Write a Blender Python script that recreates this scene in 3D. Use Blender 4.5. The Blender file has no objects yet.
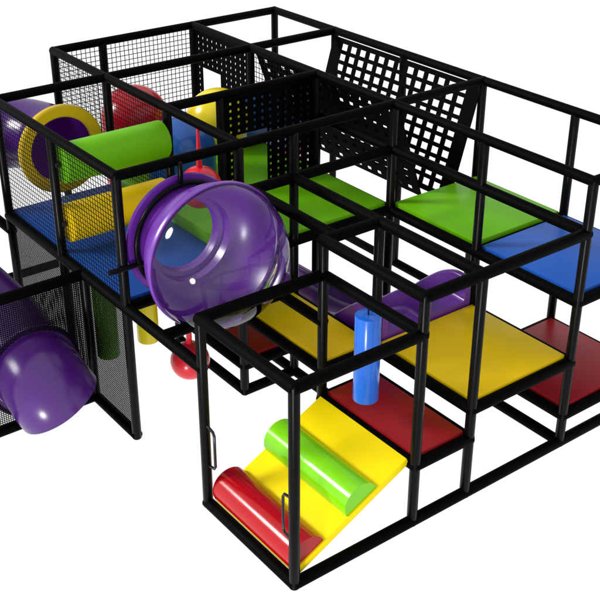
import bpy, bmesh, math
from mathutils import Vector, Matrix, Quaternion

# ------------------------------------------------------------------ camera
C = bpy.context.scene
CAM = dict(loc=(-5.045, -5.110, 6.024), az=52.76, el=-27.58, roll=0.08, f=1094.1, cx=300.9, cy=274.8)
def setup_camera():
    az, el, ro = (math.radians(CAM[k]) for k in ('az', 'el', 'roll'))
    fw = Vector((math.cos(el)*math.cos(az), math.cos(el)*math.sin(az), math.sin(el)))
    r = fw.cross(Vector((0, 0, 1))).normalized(); u = r.cross(fw)
    r2 = r*math.cos(ro) + u*math.sin(ro); u2 = -r*math.sin(ro) + u*math.cos(ro)
    cam = bpy.data.cameras.new('camera'); o = bpy.data.objects.new('camera', cam)
    C.collection.objects.link(o); C.camera = o
    m = Matrix((r2, u2, -fw)).transposed().to_4x4(); m.translation = Vector(CAM['loc'])
    o.matrix_world = m
    cam.sensor_width = 36; cam.lens = CAM['f']/600*36
    cam.shift_x = -(CAM['cx']-300)/600; cam.shift_y = (CAM['cy']-300)/600
    cam.clip_start = .05; cam.clip_end = 400
setup_camera()

# ------------------------------------------------------------------ world and lamps (high-key white studio)
w = bpy.data.worlds.new('World'); C.world = w; w.use_nodes = True
bg = w.node_tree.nodes['Background']; bg.inputs[1].default_value = 1
_t = w.node_tree.nodes.new('ShaderNodeTexCoord'); _s = w.node_tree.nodes.new('ShaderNodeSeparateXYZ')
_r = w.node_tree.nodes.new('ShaderNodeMapRange')    # white cove below the horizon, dim studio above it
_r.inputs['From Min'].default_value = -.02; _r.inputs['From Max'].default_value = .25
_r.inputs['To Min'].default_value = 1.04; _r.inputs['To Max'].default_value = .88
w.node_tree.links.new(_t.outputs['Generated'], _s.inputs[0]); w.node_tree.links.new(_s.outputs['Z'], _r.inputs['Value'])
w.node_tree.links.new(_r.outputs['Result'], bg.inputs[0])
def sun(name, frm, strength, ang, col):
    l = bpy.data.lights.new(name, 'SUN'); l.energy = strength; l.angle = math.radians(ang); l.color = col
    o = bpy.data.objects.new(name, l); C.collection.objects.link(o)
    o.rotation_euler = Vector(frm).to_track_quat('Z', 'Y').to_euler(); o.location = Vector(frm)*12
sun('key_lamp', (-.70, .54, .47), 3.3, 14, (1, .98, .95))
sun('front_lamp', (-.78, -.55, -.29), 1.5, 8, (1, 1, 1))
C.view_settings.view_transform = 'Standard'; C.view_settings.look = 'None'
C.view_settings.exposure = 0; C.view_settings.gamma = 1
C.render.resolution_x = C.render.resolution_y = 1024

# ------------------------------------------------------------------ materials
def mat(name, col, rough=.45, spec=.3, noise=0, bump=0, nscale=6, coat=0, bscale=220):
    m = bpy.data.materials.new(name); m.use_nodes = True
    nt = m.node_tree; b = nt.nodes['Principled BSDF']
    b.inputs['Base Color'].default_value = (*col, 1); b.inputs['Roughness'].default_value = rough
    b.inputs['Specular IOR Level'].default_value = spec; b.inputs['Coat Weight'].default_value = coat
    b.inputs['Coat Roughness'].default_value = .08
    tc = nt.nodes.new('ShaderNodeTexCoord')
    if noise:
        n = nt.nodes.new('ShaderNodeTexNoise'); n.inputs['Scale'].default_value = nscale; n.inputs['Detail'].default_value = 5
        nt.links.new(tc.outputs['Object'], n.inputs['Vector'])
        mx = nt.nodes.new('ShaderNodeMix'); mx.data_type = 'RGBA'
        mx.inputs['A'].default_value = (*[c*(1-noise) for c in col], 1)
        mx.inputs['B'].default_value = (*[min(1, c*(1+noise)) for c in col], 1)
        nt.links.new(n.outputs['Fac'], mx.inputs['Factor']); nt.links.new(mx.outputs['Result'], b.inputs['Base Color'])
        mr = nt.nodes.new('ShaderNodeMapRange'); mr.inputs['To Min'].default_value = max(.03, rough-.06); mr.inputs['To Max'].default_value = rough+.06
        nt.links.new(n.outputs['Fac'], mr.inputs['Value']); nt.links.new(mr.outputs['Result'], b.inputs['Roughness'])
    if bump:
        n2 = nt.nodes.new('ShaderNodeTexNoise'); n2.inputs['Scale'].default_value = bscale; n2.inputs['Detail'].default_value = 2
        nt.links.new(tc.outputs['Object'], n2.inputs['Vector'])
        bp = nt.nodes.new('ShaderNodeBump'); bp.inputs['Strength'].default_value = bump; bp.inputs['Distance'].default_value = .002
        nt.links.new(n2.outputs['Fac'], bp.inputs['Height']); nt.links.new(bp.outputs['Normal'], b.inputs['Normal'])
    return m
YEL = (.84, .56, .001); GRN = (.125, .41, .003); BLU = (.010, .080, .38); RED = (.29, .009, .014); PUR = (.066, .009, .17)
V = dict(
    yellow=mat('yellow_vinyl', YEL, .38, .14, .05, .2), green=mat('green_vinyl', GRN, .38, .14, .05, .2),
    blue=mat('blue_vinyl', BLU, .38, .14, .05, .2), red=mat('red_vinyl', RED, .38, .14, .05, .2),
    black=mat('black_foam_sleeve', (.0025, .0025, .0027), .26, .09, .15, .1, 12), beam=mat('black_padded_beam', (.0008, .0008, .0008), .6, .03),
    net=mat('black_netting', (.004, .004, .004), .7, .05), panel=mat('black_plastic', (.0012, .0012, .0012), .6, .02),
    steel=mat('black_steel', (.004, .004, .005), .2, .5),
    ppur=mat('purple_plastic', PUR, .24, .6, .05, 0, 3), pyel=mat('yellow_plastic', (.75, .6, .004), .22, .45, .04, 0, 3),
    pblu=mat('blue_plastic', (.014, .10, .40), .22, .45, .05, 0, 3), pred=mat('red_plastic', (.46, .004, .016), .22, .45, .05, 0, 3),
    pbub=mat('bubble_purple_plastic', (.12, .018, .29), .3, .9, .05, 0, 3),
    pring=mat('yellow_ring_plastic', (.55, .38, .004), .3, .35, .05, 0, 3),
    rrol=mat('red_roll_vinyl', (.36, .002, .006), .16, .4, .04, .1), grol=mat('green_roll_vinyl', (.17, .55, .004), .16, .4, .04, .1),
    bag=mat('blue_bag_vinyl', (.016, .125, .58), .2, .4, .05, .1), rball=mat('red_ball_vinyl', (.62, .016, .03), .24, .4, .05, .1),
    floor=mat('white_floor', (.9, .9, .9), .7, .1, .01),
)
def dome_mat():
    m = bpy.data.materials.new('clear_plastic'); m.use_nodes = True; nt = m.node_tree; nt.nodes.clear()
    out = nt.nodes.new('ShaderNodeOutputMaterial'); mx = nt.nodes.new('ShaderNodeMixShader')
    tr = nt.nodes.new('ShaderNodeBsdfTransparent'); tr.inputs[0].default_value = (.95, .95, .97, 1)
    gl = nt.nodes.new('ShaderNodeBsdfGlossy'); gl.inputs['Roughness'].default_value = .055
    lw = nt.nodes.new('ShaderNodeFresnel'); lw.inputs[0].default_value = 1.33
    nt.links.new(lw.outputs[0], mx.inputs[0]); nt.links.new(tr.outputs[0], mx.inputs[1]); nt.links.new(gl.outputs[0], mx.inputs[2])
    nt.links.new(mx.outputs[0], out.inputs[0]); return m
V['clear'] = dome_mat()
def thin_shell(name, base, amt):
    m = V[base].copy(); m.name = name; nt = m.node_tree; b = nt.nodes['Principled BSDF']; out = nt.nodes['Material Output']
    tr = nt.nodes.new('ShaderNodeBsdfTranslucent'); tr.inputs[0].default_value = (.50, .13, .72, 1); mx = nt.nodes.new('ShaderNodeMixShader'); mx.inputs[0].default_value = amt
    nt.links.new(b.outputs[0], mx.inputs[1]); nt.links.new(tr.outputs[0], mx.inputs[2]); nt.links.new(mx.outputs[0], out.inputs[0]); return m
V['ptub'] = thin_shell('thin_purple_plastic', 'ppur', .3)

# ------------------------------------------------------------------ helpers
M = 1.2192; U = .3048
def W(x, y, z): return Vector((x*M, y*M, z*U))
def obj(name, bm, m, parent=None, smooth=True, label=None, cat=None, group=None, kind=None, origin=None):
    bmesh.ops.recalc_face_normals(bm, faces=bm.faces[:])
    base = Vector((0, 0, 0))
    if parent is None:
        if origin is not None: base = Vector(origin)
        elif bm.verts:
            xs = [v.co.x for v in bm.verts]; ys = [v.co.y for v in bm.verts]; zs = [v.co.z for v in bm.verts]
            base = Vector(((min(xs)+max(xs))/2, (min(ys)+max(ys))/2, min(zs)))
    else: base = parent.matrix_basis.translation if parent.parent is None else parent.parent.matrix_basis.translation + parent.matrix_basis.translation
    for v in bm.verts: v.co -= base
    me = bpy.data.meshes.new(name); bm.to_mesh(me); bm.free()
    if smooth:
        for p in me.polygons: p.use_smooth = True
        try: me.set_sharp_from_angle(angle=math.radians(38))
        except Exception: pass
    me.materials.append(V[m] if isinstance(m, str) else m)
    o = bpy.data.objects.new(name, me); C.collection.objects.link(o)
    if parent is not None: o.parent = parent
    else: o.location = base
    tag(o, label, cat, group, kind); return o
def tag(o, label=None, cat=None, group=None, kind=None):
    if label: o['label'] = label
    if cat: o['category'] = cat
    if group: o['group'] = group
    if kind: o['kind'] = kind
def thing(name, loc, label, cat, group=None):
    o = bpy.data.objects.new(name, None); C.collection.objects.link(o); o.location = loc; o.empty_display_size = .1
    tag(o, label, cat, group); return o
def NB(): return bmesh.new()
def frame_of(d):
    d = d.normalized(); a = Vector((0, 0, 1)) if abs(d.z) < .9 else Vector((1, 0, 0))
    s = d.cross(a).normalized(); return s, s.cross(d).normalized()
def cyl(bm, a, b, r, n=20, r2=None, dome=0):
    """capped cylinder with lightly rounded ends"""
    a = Vector(a); b = Vector(b); d = (b-a).normalized(); s, t = frame_of(d); r2 = r if r2 is None else r2
    L = (b-a).length; e = dome if dome else min(.006, r*.3, L*.3)
    prof = []
    if dome:
        for k in range(1, 6): th = k/5*math.pi/2; prof.append((e-e*math.cos(th), r*math.sin(th)))
        for k in range(4, 0, -1): th = k/5*math.pi/2; prof.append((L-e+e*math.cos(th), r2*math.sin(th)))
        prof.insert(5, (L-e, r2))
    else: prof = [(0, r-e), (e*.3, r-e*.3), (e, r), (L-e, r2), (L-e*.3, r2-e*.3), (L, r2-e)]
    rings = [[bm.verts.new(a+d*h+s*(rr*math.cos(2*math.pi*i/n))+t*(rr*math.sin(2*math.pi*i/n))) for i in range(n)] for h, rr in prof]
    for p, q in zip(rings, rings[1:]):
        for i in range(n): bm.faces.new((p[i], p[(i+1) % n], q[(i+1) % n], q[i]))
    bm.faces.new(rings[0]); bm.faces.new(rings[-1])
def box(bm, lo, hi, bev=0, mtx=None, seg=2):
    r = bmesh.ops.create_cube(bm, size=1)
    lo = Vector(lo); hi = Vector(hi); c = (lo+hi)/2; s = hi-lo
    vs = r['verts']
    for v in vs: v.co = Vector((v.co.x*s.x+c.x, v.co.y*s.y+c.y, v.co.z*s.z+c.z))
    if bev:
        es = list({e for v in vs for e in v.link_edges})
        rr = bmesh.ops.bevel(bm, geom=es, offset=bev, segments=seg, affect='EDGES', profile=.5)
        vs = list({v for f in rr['faces'] for v in f.verts} | {v for v in vs if v.is_valid})
    if mtx:
        for v in vs: v.co = mtx @ v.co
def bar(bm, a, b, w, h=None):
    """thin four-sided bar a-b"""
    a = Vector(a); b = Vector(b); d = b-a; s, t = frame_of(d); h = h or w
    p = [bm.verts.new(x+s*(i*w/2)+t*(j*h/2)) for x in (a, b) for i, j in ((-1, -1), (1, -1), (1, 1), (-1, 1))]
    for i in range(4): bm.faces.new((p[i], p[(i+1) % 4], p[4+(i+1) % 4], p[4+i]))
def sphere(bm, c, r, sz=1):
    rr = bmesh.ops.create_uvsphere(bm, u_segments=40, v_segments=24, radius=r)
    for v in rr['verts']: v.co.z *= sz; v.co += Vector(c)
def spline(pts, n=8):
    out = []
    P = [pts[0]*2-pts[1]]+pts+[pts[-1]*2-pts[-2]]
    for i in range(1, len(P)-2):
        for k in range(n):
            t = k/n; a, b, c, d = P[i-1:i+3]
            out.append(.5*((2*b)+(c-a)*t+(2*a-5*b+4*c-d)*t*t+(3*b-a-3*c+d)*t**3))
    out.append(pts[-1]); return out
def tube(bm, pts, r, n=40, wall=0, lips=()):
    """swept tube; wall>0 gives a hollow tube with open ends"""
    T = [(pts[min(i+1, len(pts)-1)]-pts[max(i-1, 0)]).normalized() for i in range(len(pts))]
    s, t = frame_of(T[0]); outer = []; inner = []
    for i, p in enumerate(pts):
        if i:
            rot = T[i-1].rotation_difference(T[i]); s = rot @ s; t = rot @ t
        for lst, rr in ((outer, r), (inner, r-wall)):
            if lst is inner and not wall: continue
            lst.append([bm.verts.new(p+s*(rr*math.cos(2*math.pi*k/n))+t*(rr*math.sin(2*math.pi*k/n))) for k in range(n)])
    for lst in (outer, inner):
        for p, q in zip(lst, lst[1:]):
            for i in range(n): bm.faces.new((p[i], p[(i+1) % n], q[(i+1) % n], q[i]))
    if wall:
        for e in (0, -1):
            for i in range(n): bm.faces.new((outer[e][i], outer[e][(i+1) % n], inner[e][(i+1) % n], inner[e][i]))
    else:
        bm.faces.new(outer[0]); bm.faces.new(outer[-1])
def ring(bm, c, axis, r, tr, n=56, m=12):
    """torus"""
    axis = Vector(axis).normalized(); s, t = frame_of(axis); c = Vector(c); R = []
    for i in range(n):
        a = 2*math.pi*i/n; d = s*math.cos(a)+t*math.sin(a)
        R.append([bm.verts.new(c+d*(r+tr*math.cos(2*math.pi*k/m))+axis*(tr*math.sin(2*math.pi*k/m))) for k in range(m)])
    for i in range(n):
        for k in range(m): bm.faces.new((R[i][k], R[(i+1) % n][k], R[(i+1) % n][(k+1) % m], R[i][(k+1) % m]))
def lathe_y(bm, c, prof, n=72, close=True):
    """profile of (y offset, radius) spun about the Y axis through c"""
    R = []
    for dy, r in prof:
        R.append([bm.verts.new(Vector(c)+Vector((r*math.cos(2*math.pi*i/n), dy, r*math.sin(2*math.pi*i/n)))) for i in range(n)])
    seq = list(zip(R, R[1:]+([R[0]] if close else []))) if close else list(zip(R, R[1:]))
    for p, q in seq:
        for i in range(n): bm.faces.new((p[i], p[(i+1) % n], q[(i+1) % n], q[i]))

# ------------------------------------------------------------------ the frame
ZR, ZQ, ZY, ZD, ZB, ZA, Z7, ZT = .95, 1.86, 2.82, 4.42, 4.80, 5.90, 6.95, 8.48
PR = .044
frame = thing('climbing_frame', W(.5, 2.5, 0), 'black padded tube frame of posts and beams carrying the whole indoor playground', 'climbing frame')
def post(x, y, z0, z1):
    bm = NB(); a = W(x, y, z0); b = W(x, y, z1); a.z -= .048 if z0 == 0 else 0; b.z += .036 if z1 < ZT else .028
    cyl(bm, a, b, PR, 24, dome=.022); obj('post', bm, 'black', frame)
for x, y, z1 in ((-1, 0, ZA), (-1, 1, ZA), (-1, 2, ZT), (-1, 3, ZT), (-1, 4, ZT), (0, 0, Z7), (.5, 0, Z7), (1.5, 0, ZT), (2.5, 0, ZT),
                 (0, 1, Z7), (.5, 1, Z7), (1.5, 1, ZT), (2.5, 1, ZT), (0, 2, ZT), (.5, 2, ZT), (1.5, 2, ZT), (2.5, 2, ZT), (0, 3, ZT), (.5, 3, ZT),
                 (1.5, 3, ZT), (2.5, 3, ZT), (0, 4, ZT), (1.5, 4, ZT), (2.5, 4, ZT), (0, 5, ZT), (.5, 5, ZT), (1.5, 5, ZT), (2.5, 5, ZT)):
    post(x, y, 0, z1)
post(-1, 2.66, 0, ZD); post(-2.2, 2.66, 0, ZD)
def beam(x0, y0, x1, y1, z, e=.5, r=.051):
    if z == ZT: r = .0455
    a = W(x0, y0, z); b = W(x1, y1, z); d = (b-a).normalized()*PR*e
    bm = NB(); cyl(bm, a-d, b+d, r, 20); obj('beam', bm, 'beam', frame)
for args in (  # top level
    (-1, 2, -1, 4, ZT), (0, 2, 0, 5, ZT), (1.5, 0, 1.5, 5, ZT), (2.5, 0, 2.5, 5, ZT),
    (0, 5, 2.5, 5, ZT), (-1, 4, 2.5, 4, ZT), (0, 3, 1.5, 3, ZT), (-1, 2, 2.5, 2, ZT), (1.5, 0, 2.5, 0, ZT),
    # level of the middle cage
    (0, 0, 0, 1, Z7), (.1, 1, .1, 2, Z7), (.5, 0, .5, 2, Z7), (0, 0, 1.5, 0, Z7), (0, 1, .5, 1, Z7), (0, 2, 1.5, 2, Z7), (1.5, 0, 1.5, 3, Z7),
    # entry cage
    (-1, 0, -1, 1, ZA), (-1, 0, 0, 0, ZA), (-1, 1, 0, 1, ZA), (0, 0, 0, 1, ZA),
    # upper deck edges
    (0, 2, 2.5, 2, ZB), (0, 3, 1.5, 3, ZB), (0, 4, 1.5, 4, ZB), (.5, 2, .5, 3, ZB), (1.5, 0, 1.5, 4, ZB), (2.5, 0, 2.5, 2, ZB),
    (1.5, 0, 2.5, 0, ZB), (1.5, 1, 2.5, 1, ZB), (1.5, 5, 2.5, 5, ZB),
    (-1, 1, -1, 4, ZD), (-1, 2, 0, 2, ZD), (-1, 4, 0, 4, ZD), (0, 1, 0, 4, ZD), (-1, 1.5, 0, 1.5, ZD), (-1, 4, -1, 5, 3.85),
    # yellow decks
    (.5, 0, 1.5, 0, ZY), (.5, 0, .5, 2, ZY), (1.5, 0, 1.5, 1, ZY), (.5, 1, 1.5, 1, ZY), (0, 1, 0, 2, ZY), (0, 1, .5, 1, ZY), (0, 2, .5, 2, ZY),
    # red decks
    (0, 0, .5, 0, ZQ), (0, 0, 0, 1, ZQ), (.5, 0, .5, 1, ZQ), (0, 1, .5, 1, ZQ),
    (0, 2, .5, 2, ZR), (0, 2, 0, 3, ZR), (.5, 2, .5, 3, ZR), (0, 3, .5, 3, ZR),
    (1.5, 0, 2.5, 0, ZR), (1.5, 0, 1.5, 1, ZR), (2.5, 0, 2.5, 1, ZR), (1.5, 1, 2.5, 1, ZR),
    # floor runners
    (-1, 0, 2.5, 0, 0), (-1, 0, -1, 1, 0), (-1, 2, -1, 2.66, 0), (-2.2, 2.66, -1, 2.66, 0), (-2.2, 2.66, -1, 2.66, ZD), (0, 2, 0, 3, 0),
    (0, 2, .5, 2, 0), (.5, 1, .5, 3, 0), (1.5, 0, 1.5, 1, 0), (2.5, 2, 2.5, 5, 0), (-1, 5, 2.5, 5, 0), (0, 4, 0, 5, 0)):
    beam(*args)
# grab bars on the two door posts
def grab(y, s):
    bm = NB(); x = -1
    P = [W(x, y, 2.66)+Vector((0, s*.03, 0)), W(x, y+s*.10, 2.6), W(x, y+s*.115, 2.5), W(x, y+s*.115, 1.5), W(x, y+s*.10, 1.4), W(x, y, 1.34)+Vector((0, s*.03, 0))]
    tube(bm, P, .0125, 12); return obj('grab_bar', bm, 'steel', frame)
grab(1, -1); grab(0, 1)
# hoop and stubs that hold the bubble
bc = W(-.5, 2, 6.19)
bm = NB(); ring(bm, bc+Vector((0, -.05, 0)), (0, 1, 0), .495, .022); obj('hoop', bm, 'black', frame)
for a, b in ((W(-1, 2, 5.75)+Vector((-.16, -.04, 0)), W(-.86, 2, 5.75)+Vector((0, -.05, 0))), (W(0, 2, 6.3)+Vector((.1, -.05, 0)), W(-.12, 2, 6.3)+Vector((0, -.05, 0))),
             (W(-.52, 2, 8.5)+Vector((0, -.05, 0)), W(-.52, 2, 7.75)+Vector((0, -.05, 0)))):
    bm = NB(); cyl(bm, a, b, .024, 14); obj('stub', bm, 'black', frame)

# ------------------------------------------------------------------ deck pads
def pad(x0, x1, y0, y1, z, m, label, t=.06):
    bm = NB(); i = .035
    box(bm, W(x0, y0, z)+Vector((i, i, .012)), W(x1, y1, z)+Vector((-i, -i, .012+t)), .008)
    return obj('deck_pad', bm, m, label=label, cat='deck', group='padded decks of the playground')
pad(-1, 0, 2, 4, ZD, 'blue', 'large dark blue padded deck inside the netted left tower')
pad(-.06, 1.5, 2, 4, ZB-.28, 'green', 'long green padded deck behind the purple bubble, below the holed black walls', .155)
pad(1.5, 2.5, 1, 2, ZB, 'green', 'square bright green deck at the foot of the black lattice, beside the blue deck', .075)
pad(1.5, 2.5, 0, 1, ZB, 'blue', 'bright blue padded deck at the right end of the frame')
pad(.5, 1.5, 0, 1, ZY, 'yellow', 'square yellow deck at the mouth of the purple double slide')
pad(0, .5, 1, 2, ZY, 'yellow', 'narrow yellow deck beside the purple slide, below the bubble')
pad(0, .5, 0, 1, ZQ, 'red', 'dark red step deck at the head of the yellow ramp, under the blue bag')
pad(0, .5, 2, 3, ZR, 'red', 'low dark red deck under the purple bubble')
pad(1.5, 2.5, 0, 1, ZR, 'red', 'low red deck below the bright blue deck at the right edge')

# ------------------------------------------------------------------ ramp with half rolls
ra = W(-.965, 0, .12); rb = W(-.03, 0, 1.98)
d = (rb-ra).normalized(); nrm = Vector((-d.z, 0, d.x)); L = (rb-ra).length
RM = Matrix(((d.x, 0, nrm.x, ra.x), (0, 1, 0, 0), (d.z, 0, nrm.z, ra.z), (0, 0, 0, 1)))
ramp = thing('ramp', W(-.5, .5, 0), 'bright yellow padded ramp with a red and a green half roll, inside the entry cage', 'ramp')
bm = NB(); box(bm, (0, .045, -.035), (L, M-.045, .035), .008, RM); obj('ramp_board', bm, mat('ramp_yellow_vinyl', (.88, .68, .002), .4, .12, .04, .2), ramp)
def halfroll(s, r, m, name):
    bm = NB(); n = 26; y0, y1 = .06, M-.06; A = []; B = []
    pts = [(s+r*math.cos(math.pi*k/n), .036+r*math.sin(math.pi*k/n)) for k in range(n+1)]
    for y, R in ((y0, A), (y1, B)):
        for u, v in pts: R.append(bm.verts.new(RM @ Vector((u, y, v))))
    for k in range(n): bm.faces.new((A[k], A[k+1], B[k+1], B[k]))
    bm.faces.new((A[0], B[0], B[-1], A[-1])); bm.faces.new(A); bm.faces.new(B)
    bmesh.ops.bevel(bm, geom=[e for e in bm.edges if len(e.link_faces) == 2 and e.calc_face_angle(0) > .8], offset=.006, segments=2, affect='EDGES')
    obj(name, bm, m, ramp)
halfroll(.17, .168, 'rrol', 'half_roll'); halfroll(.765, .168, 'grol', 'half_roll')

# ------------------------------------------------------------------ crawl-over rollers in the tower
def roller(z, m, label):
    t = thing('foam_roller', W(-.5, 2.97, z), label, 'roller', 'foam rollers across the left tower')
    bm = NB(); cyl(bm, W(-.955, 2.97, z), W(-.075, 2.97, z), .185, 48); 
    obj('foam_cylinder', bm, m, t)
    bm = NB(); cyl(bm, W(-1, 2.97, z), W(-.9555, 2.97, z), .03, 14); obj('axle', bm, 'steel', t)
    bm = NB(); cyl(bm, W(-.0745, 2.97, z), W(0, 2.97, z), .03, 14); obj('axle', bm, 'steel', t)
roller(7.55, 'green', 'thick green foam roller spanning the upper left tower')
roller(5.6, 'yellow', 'thick yellow foam roller low over the blue deck')

# ------------------------------------------------------------------ hanging bags and balls
def bag(x, y, z0, z1, zt, r, m, label):
    t = thing('punch_bag', W(x, y, z0), label, 'punch bag', 'hanging punch bags')
    bm = NB(); cyl(bm, W(x, y, z0), W(x, y, z1), r, 40); obj('bag_body', bm, m, t)
    bm = NB(); cyl(bm, W(x, y, z1), W(x, y, zt), .007, 8); obj('strap', bm, 'steel', t)
bag(0.01, .53, 2.85, 5.48, ZA, .109, 'bag', 'bright blue hanging bag above the red step deck')
bag(-.9, 2.56, 1.6, 4.1, ZD, .105, 'grol', 'green hanging bag behind the dark mesh under the left tower')
bag(-.575, 2.5, 1.8, 4.1, ZD, .105, 'pyel', 'yellow hanging bag under the blue deck, left of the red ball')
def ball(x, y, z, r, zt, label):
    t = thing('hanging_ball', W(x, y, z), label, 'hanging ball', 'red balls hung on rods')
    bm = NB(); sphere(bm, W(x, y, z), r); obj('ball', bm, 'rball', t)
    bm = NB(); cyl(bm, W(x, y, z)+Vector((0, 0, r-.01)), W(x, y, zt), .03, 18, r2=.014); obj('rod', bm, 'rball', t)
ball(-.03, 2.5, 6.5, .205, ZT-.1, 'upper red ball on a red rod, hung behind the purple bubble')
ball(-.25, 2.42, .70, .198, ZD-.1, 'lower red ball on a red rod, hung below the blue deck near the floor')

# ------------------------------------------------------------------ bubble
bub = thing('bubble_window', W(-.5, 2, 4.4), 'big purple bubble window with clear dome bulging from the left tower', 'bubble window')
yr = 1.57
bm = NB()
lathe_y(bm, bc, [(.03, .325), (.03, .555), (.005, .565), (-.012, .555), (-.012, .46), (-.012, .325)]); obj('flange', bm, 'pbub', bub)
bm = NB(); D = lambda y: (y-2)*M
lathe_y(bm, bc, [(D(2)-.014, .325), (D(1.955), .335), (D(1.945), .375), (D(1.87), .39), (D(1.855), .44), (D(1.79), .525), (D(1.71), .578), (D(1.62), .612), (D(yr), .62),
                 (D(yr), .634), (D(1.62), .627), (D(1.71), .594), (D(1.79), .541), (D(1.86), .475), (D(1.90), .455), (D(2)-.014, .455)]); obj('bowl', bm, 'pbub', bub)
bm = NB(); lathe_y(bm, bc, [(D(yr)+.016, .636), (D(yr)+.02, .648), (D(yr)+.01, .658), (D(yr)-.02, .658), (D(yr)-.03, .652), (D(yr)-.03, .622), (D(yr)-.02, .614), (D(yr)-.002, .616)]); obj('rim', bm, 'pbub', bub)
bm = NB(); n = 34; prof = [(D(yr)-.031-.54*math.sin(math.pi/2*k/n), .640*math.cos(math.pi/2*k/n)) for k in range(n)]+[(D(yr)-.031-.54, .002)]
lathe_y(bm, bc, prof, 128, close=False); obj('clear_dome', bm, 'clear', bub)

# ------------------------------------------------------------------ purple tube slide on the left
sl = thing('tube_slide', W(-1.47, 2.3, 0), 'purple closed tube slide leaving the left tower and ending outside the mesh wall', 'tube slide')
yc = W(-.47, 4, 6.33)
bm = NB(); lathe_y(bm, yc, [(-.03, .345), (-.045, .36), (-.045, .455), (-.03, .47), (.02, .47), (.02, .345)]); obj('entry_ring', bm, 'pring', sl)
path = spline([W(-.47, 4.02, 6.33), W(-.47, 4.3, 6.33), W(-.62, 4.62, 6.3), W(-1.0, 4.74, 6.2), W(-1.5, 4.72, 5.9), W(-1.85, 4.45, 5.2), W(-1.85, 4.0, 4.3), W(-1.6, 3.5, 3.1), W(-1.48, 3.1, 2.3), W(-1.47, 2.72, 1.6)], 7)
k1 = len(path)//3; k2 = 2*len(path)//3
for a, b in ((0, k1), (k1, k2), (k2, len(path)-1)):
    bm = NB(); tube(bm, path[a:b+1], .375, 48, .012); obj('tube_section', bm, 'ptub', sl)
for k in (k1, k2):
    bm = NB(); dd = (path[k+1]-path[k-1]).normalized(); tube(bm, [path[k]-dd*.02, path[k]+dd*.02], .4, 48, .03); obj('joint_flange', bm, 'ppur', sl)
bm = NB(); lathe_y(bm, W(-1.47, 2.69, 1.6), [(-.02, .40), (-.02, .46), (-.01, .47), (.02, .47), (.02, .40)]); obj('wall_flange', bm, 'ppur', sl)
p2 = spline([W(-1.47, 2.72, 1.62), W(-1.47, 2.6, 1.6), W(-1.465, 2.49, 1.48), W(-1.45, 2.425, 1.26), W(-1.42, 2.405, 1.0)], 8)
bm = NB(); tube(bm, p2[:22], .40, 64, .012); obj('exit_section', bm, 'ppur', sl)
bm = NB(); tube(bm, p2[20:], .404, 64, .016); obj('exit_section', bm, 'ppur', sl)

# ------------------------------------------------------------------ purple double slide
ds = thing('double_slide', W(1, 1.1, 0), 'wide purple two-lane open slide going down from the yellow deck', 'slide')
def slide():
    bm = NB(); x0, x1 = .55*M, 1.46*M; xm = (x0+x1)/2; wl = .05
    def prof(h, hd):
        o = []
        def arc(cx, cz, r, a0, a1, k=5):
            return [(cx+r*math.cos(math.radians(a0+(a1-a0)*i/k)), cz+r*math.sin(math.radians(a0+(a1-a0)*i/k))) for i in range(k+1)]
        fl = .08; q = .045; b = .018; w_ = .07; hw = .045
        def top(a, c, z): return arc(a+b, z-b, b, 180, 90, 3)+arc(c-b, z-b, b, 90, 0, 3)
        o += top(x0, x0+w_, h)
        o += arc(x0+w_+q, fl+q, q, 180, 270)
        o += arc(xm-hw-q, fl+q, q, 270, 360)
        o += top(xm-hw, xm+hw, hd)
        o += arc(xm+hw+q, fl+q, q, 180, 270)
        o += arc(x1-w_-q, fl+q, q, 270, 360)
        o += top(x1-w_, x1, h)
        o += [(x1, .0), (x0, .0)]
        return o
    P = spline([Vector((0, .985*M, 2.95*U)), Vector((0, 1.18*M, 2.9*U)), Vector((0, 1.45*M, 2.3*U)), Vector((0, 1.75*M, 1.4*U)), Vector((0, 2.1*M, .62*U)), Vector((0, 2.5*M, .22*U)),
                Vector((0, 2.9*M, .14*U)), Vector((0, 3.3*M, .10*U)), Vector((0, 3.7*M, .10*U))], 5)
    N = len(P); R = []
    for i, p in enumerate(P):
        t = i/(N-1); h = .33 if p.y < 1.3*M else max(.24, .33-.09*(p.y/M-1.3)/.4)
        R.append([bm.verts.new((x, p.y, p.z+z)) for x, z in prof(h, h-.03)])
    m = len(R[0])
    for a, b in zip(R, R[1:]):
        for i in range(m): bm.faces.new((a[i], a[(i+1) % m], b[(i+1) % m], b[i]))
    bm.faces.new(R[0]); bm.faces.new(R[-1])
    obj('slide_bed', bm, 'pbub', ds)
slide()

# ------------------------------------------------------------------ coloured crawl tube at the back
ct = thing('crawl_tube', W(.8, 4.1, 4.9), 'crawl tube of red, blue and yellow bends standing on the back of the green deck', 'crawl tube')
def dome_tower(x, y, z, r, zb, m, name):
    bm = NB(); n = 40
    prof = [(zb*U, r*.97)]+[(z*U+(r)*math.sin(a), r*math.cos(a)) for a in [math.pi/2*k/14 for k in range(14)]]
    R = [[bm.verts.new((x*M+rr*math.cos(2*math.pi*i/n), y*M+rr*math.sin(2*math.pi*i/n), zz)) for i in range(n)] for zz, rr in prof]
    for p, q in zip(R, R[1:]):
        for i in range(n): bm.faces.new((p[i], p[(i+1) % n], q[(i+1) % n], q[i]))
    bm.faces.new(R[-1]); obj(name, bm, m, ct)
dome_tower(.52, 4.5, 6.0, .385, 3.6, 'pred', 'bend')
dome_tower(.42, 3.52, 6.05, .37, 5.0, 'pblu', 'bend')
dome_tower(1.12, 4.0, 5.98, .37, 5.0, 'pyel', 'bend')
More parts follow.
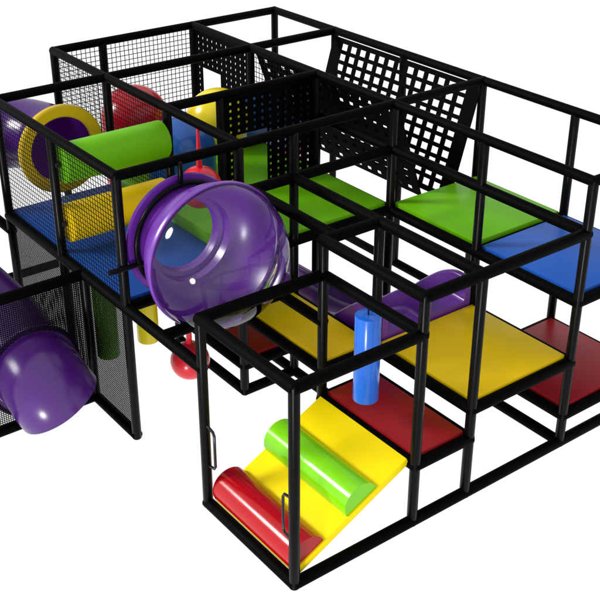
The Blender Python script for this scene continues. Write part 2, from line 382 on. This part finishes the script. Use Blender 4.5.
bm = NB(); tube(bm, spline([W(1.1, 4, 5.7), W(1.4, 4, 5.7), W(1.75, 4, 5.6), W(1.95, 4, 5.1)]), .33, 40, .012); obj('tube_section', bm, 'pblu', ct)
bm = NB(); tube(bm, spline([W(1.95, 4, 5.1), W(1.97, 4.1, 4.5), W(1.9, 4.4, 3.8), W(1.9, 4.7, 3.0)]), .31, 40, .012); obj('tube_section', bm, 'pred', ct)

# ------------------------------------------------------------------ nets
def net(pts, cell, wire, label, hole=None, name='net_panel'):
    """pts: origin, u end, v end of a flat net"""
    o, a, b = pts; u = a-o; v = b-o; bm = NB(); nu = max(2, round(u.length/cell)); nv = max(2, round(v.length/cell))
    nn = u.cross(v).normalized()
    for i in range(nu+1):
        p = o+u*(i/nu); q = p+v; bar_or_cut(bm, p, q, wire, hole, nn)
    for j in range(nv+1):
        p = o+v*(j/nv)+nn*.004; q = p+u; bar_or_cut(bm, p, q, wire, hole, nn)
    return obj(name, bm, 'net', smooth=False, label=label, cat='net', group='black safety nets')
def ribbon(bm, a, b, nn, w, h=.003):
    t = nn.cross((b-a).normalized()); p = [bm.verts.new(x+t*(i*w/2)+nn*(j*h/2)) for x in (a, b) for i, j in ((-1, -1), (1, -1), (1, 1), (-1, 1))]
    for i in range(4): bm.faces.new((p[i], p[(i+1) % 4], p[4+(i+1) % 4], p[4+i]))
def bar_or_cut(bm, p, q, w, hole, nn):
    if hole:
        c, r = hole; d = (q-p); L = d.length; d = d/L; t = (c-p).dot(d); cc = p+d*t; dist = (c-cc).length
        if dist < r:
            h = math.sqrt(r*r-dist*dist); a, b = t-h, t+h
            if a > .01: ribbon(bm, p, p+d*min(a, L), nn, w)
            if b < L-.01: ribbon(bm, p+d*max(b, 0), q, nn, w)
            return
    ribbon(bm, p, q, nn, w)
e = .05/M
def ynet(x, y0, y1, z0, z1, cell, wire, label, hole=None): net((W(x, y0+e, z0), W(x, y1-e, z0), W(x, y0+e, z1)), cell, wire, label, hole)
def xnet(y, x0, x1, z0, z1, cell, wire, label, hole=None): net((W(x0+e, y, z0), W(x1-e, y, z0), W(x0+e, y, z1)), cell, wire, label, hole)
c, wr = .047, .0062
ynet(-1, 3, 4, ZD+.1, ZT-.12, c, wr, 'black net on the outer left side of the tower, in front of the yellow ring')
ynet(-1, 2, 3, ZD+.1, ZT-.12, c, wr, 'black net on the left tower side, in front of the ends of the rollers')
ynet(0, 4, 5, ZB, ZT-.12, c, wr, 'black net at the far back left corner, seen edgewise above the yellow ring')
ynet(0, 3, 4, ZB+.1, ZT-.12, c, wr, 'black net hanging in front of the red dome')
xnet(5, 0, .5, ZB, ZT-.12, .056, .0078, 'narrow black net of the back wall at the far left corner')
xnet(5, .5, 1.5, ZB, ZT-.12, .056, .0078, 'wide black net of the back wall above the red dome')
ynet(1.5, 3, 4, ZB+.1, ZT-.12, .056, .0078, 'black net hung behind the holed walls, before the lattice')
c, wr = .0205, .0078
ynet(-1, 2, 2.66, .15, ZD-.12, c, wr, 'fine dark mesh in front of the green bag, under the left tower')
ynet(-1, 2.66, 3, .15, ZD-.12, c, wr, 'narrow fine dark mesh just behind the slide wall, under the left tower')
ynet(-1, 3, 4, .15, ZD-.12, c, wr, 'fine dark mesh under the far end of the blue deck')
xnet(2.66, -2.2, -1, .15, ZD-.12, c, wr, 'fine dark mesh wall pierced by the purple slide', (W(-1.47, 2.66, 1.6), .43))

# ------------------------------------------------------------------ holed black wall panels
def holed(P, u, v, wu, wv, su, sv, hu, hv, t, bu=.03, bv=.03, opening=None, bm=None):
    """flat sheet in plane P,u,v (unit vectors) of size wu x wv, with square holes hu x hv at pitch su x sv"""
    bm = bm or NB(); nn = u.cross(v).normalized()
    def cuts(w, s, h, b):
        k = int((w-2*b-h)/s)+1; off = (w-(k-1)*s-h)/2
        c = [0]
        for i in range(k): c += [off+i*s, off+i*s+h]
        return c+[w]
    cu, cv = cuts(wu, su, hu, bu), cuts(wv, sv, hv, bv)
    if opening:
        a0, a1, b0, b1 = opening
        cu = sorted(set(cu+[a0, a1])); cv = sorted(set(cv+[b0, b1]))
        cu0, cv0 = cuts(wu, su, hu, bu), cuts(wv, sv, hv, bv)
    else: cu0, cv0 = cu, cv
    def inhole(x, y):
        def f(c, x):
            for i in range(1, len(c)-1, 2):
                if c[i] < x < c[i+1]: return True
            return False
        if opening:
            if a0 < x < a1 and b0 < y < b1: return True
            if a0-.03 < x < a1+.03 and b0-.03 < y < b1+.03: return False
        return f(cu0, x) and f(cv0, y)
    G = {}
    def vert(i, j, k):
        if (i, j, k) not in G: G[(i, j, k)] = bm.verts.new(P+u*cu[i]+v*cv[j]+nn*(t*(k-.5)))
        return G[(i, j, k)]
    nu, nv = len(cu)-1, len(cv)-1
    S = [[not inhole((cu[i]+cu[i+1])/2, (cv[j]+cv[j+1])/2) for j in range(nv)] for i in range(nu)]
    for i in range(nu):
        for j in range(nv):
            if not S[i][j]: continue
            for k in (0, 1): bm.faces.new([vert(i, j, k), vert(i+1, j, k), vert(i+1, j+1, k), vert(i, j+1, k)])
            for di, dj, A, B in ((-1, 0, (i, j), (i, j+1)), (1, 0, (i+1, j), (i+1, j+1)), (0, -1, (i, j), (i+1, j)), (0, 1, (i, j+1), (i+1, j+1))):
                a, b = i+di, j+dj
                if not (0 <= a < nu and 0 <= b < nv) or not S[a][b]:
                    bm.faces.new([vert(*A, 0), vert(*B, 0), vert(*B, 1), vert(*A, 1)])
    return bm
X, Y, Z = Vector((1, 0, 0)), Vector((0, 1, 0)), Vector((0, 0, 1))
hz = (ZT-ZB)*U-.1
bm = holed(W(1.5, 4, ZB)+Vector((0, .05, .05)), Y, Z, M-.1, hz, .098, .075, .03, .03, .012, opening=(.58, .98, .0, .60))
obj('holed_panel', bm, 'panel', smooth=False, label='black holed wall panel with a square doorway next to the back net', cat='wall panel', group='black holed wall panels')
bm = holed(W(.5, 3, ZB)+Vector((.05, 0, .05)), X, Z, M-.1, hz, .098, .075, .03, .03, .012, opening=(.13, .52, .0, .62))
obj('holed_panel', bm, 'panel', smooth=False, label='black holed wall panel standing on the green deck with yellow and blue showing through', cat='wall panel', group='black holed wall panels')

# ------------------------------------------------------------------ leaning lattice climbers
def lattice(y0, y1, x0, z0, x1, z1, label, hu=.100, hv=.074):
    a = W(x0, y0, z0)+Vector((0, .006, 0)); top = W(x1, y0, z1)+Vector((0, .006, 0)); v = top-a; L = v.length; v = v/L
    bm = holed(a, Y, v, (y1-y0)*M-.012, L, .163, .1185, hu, hv, .012, .11, .03)
    return obj('lattice_climber', bm, 'panel', smooth=False, label=label, cat='lattice climber', group='leaning black lattice climbers')
lattice(2, 4, 2.2, 4.35, 2.49, 8.3, 'large black square-holed lattice leaning from the back top beam down to the green deck')
lattice(2, 4, 1.86, 4.9, 1.56, 8.25, 'smaller-holed inner black lattice leaning the other way, in the dark middle', .07, .05)
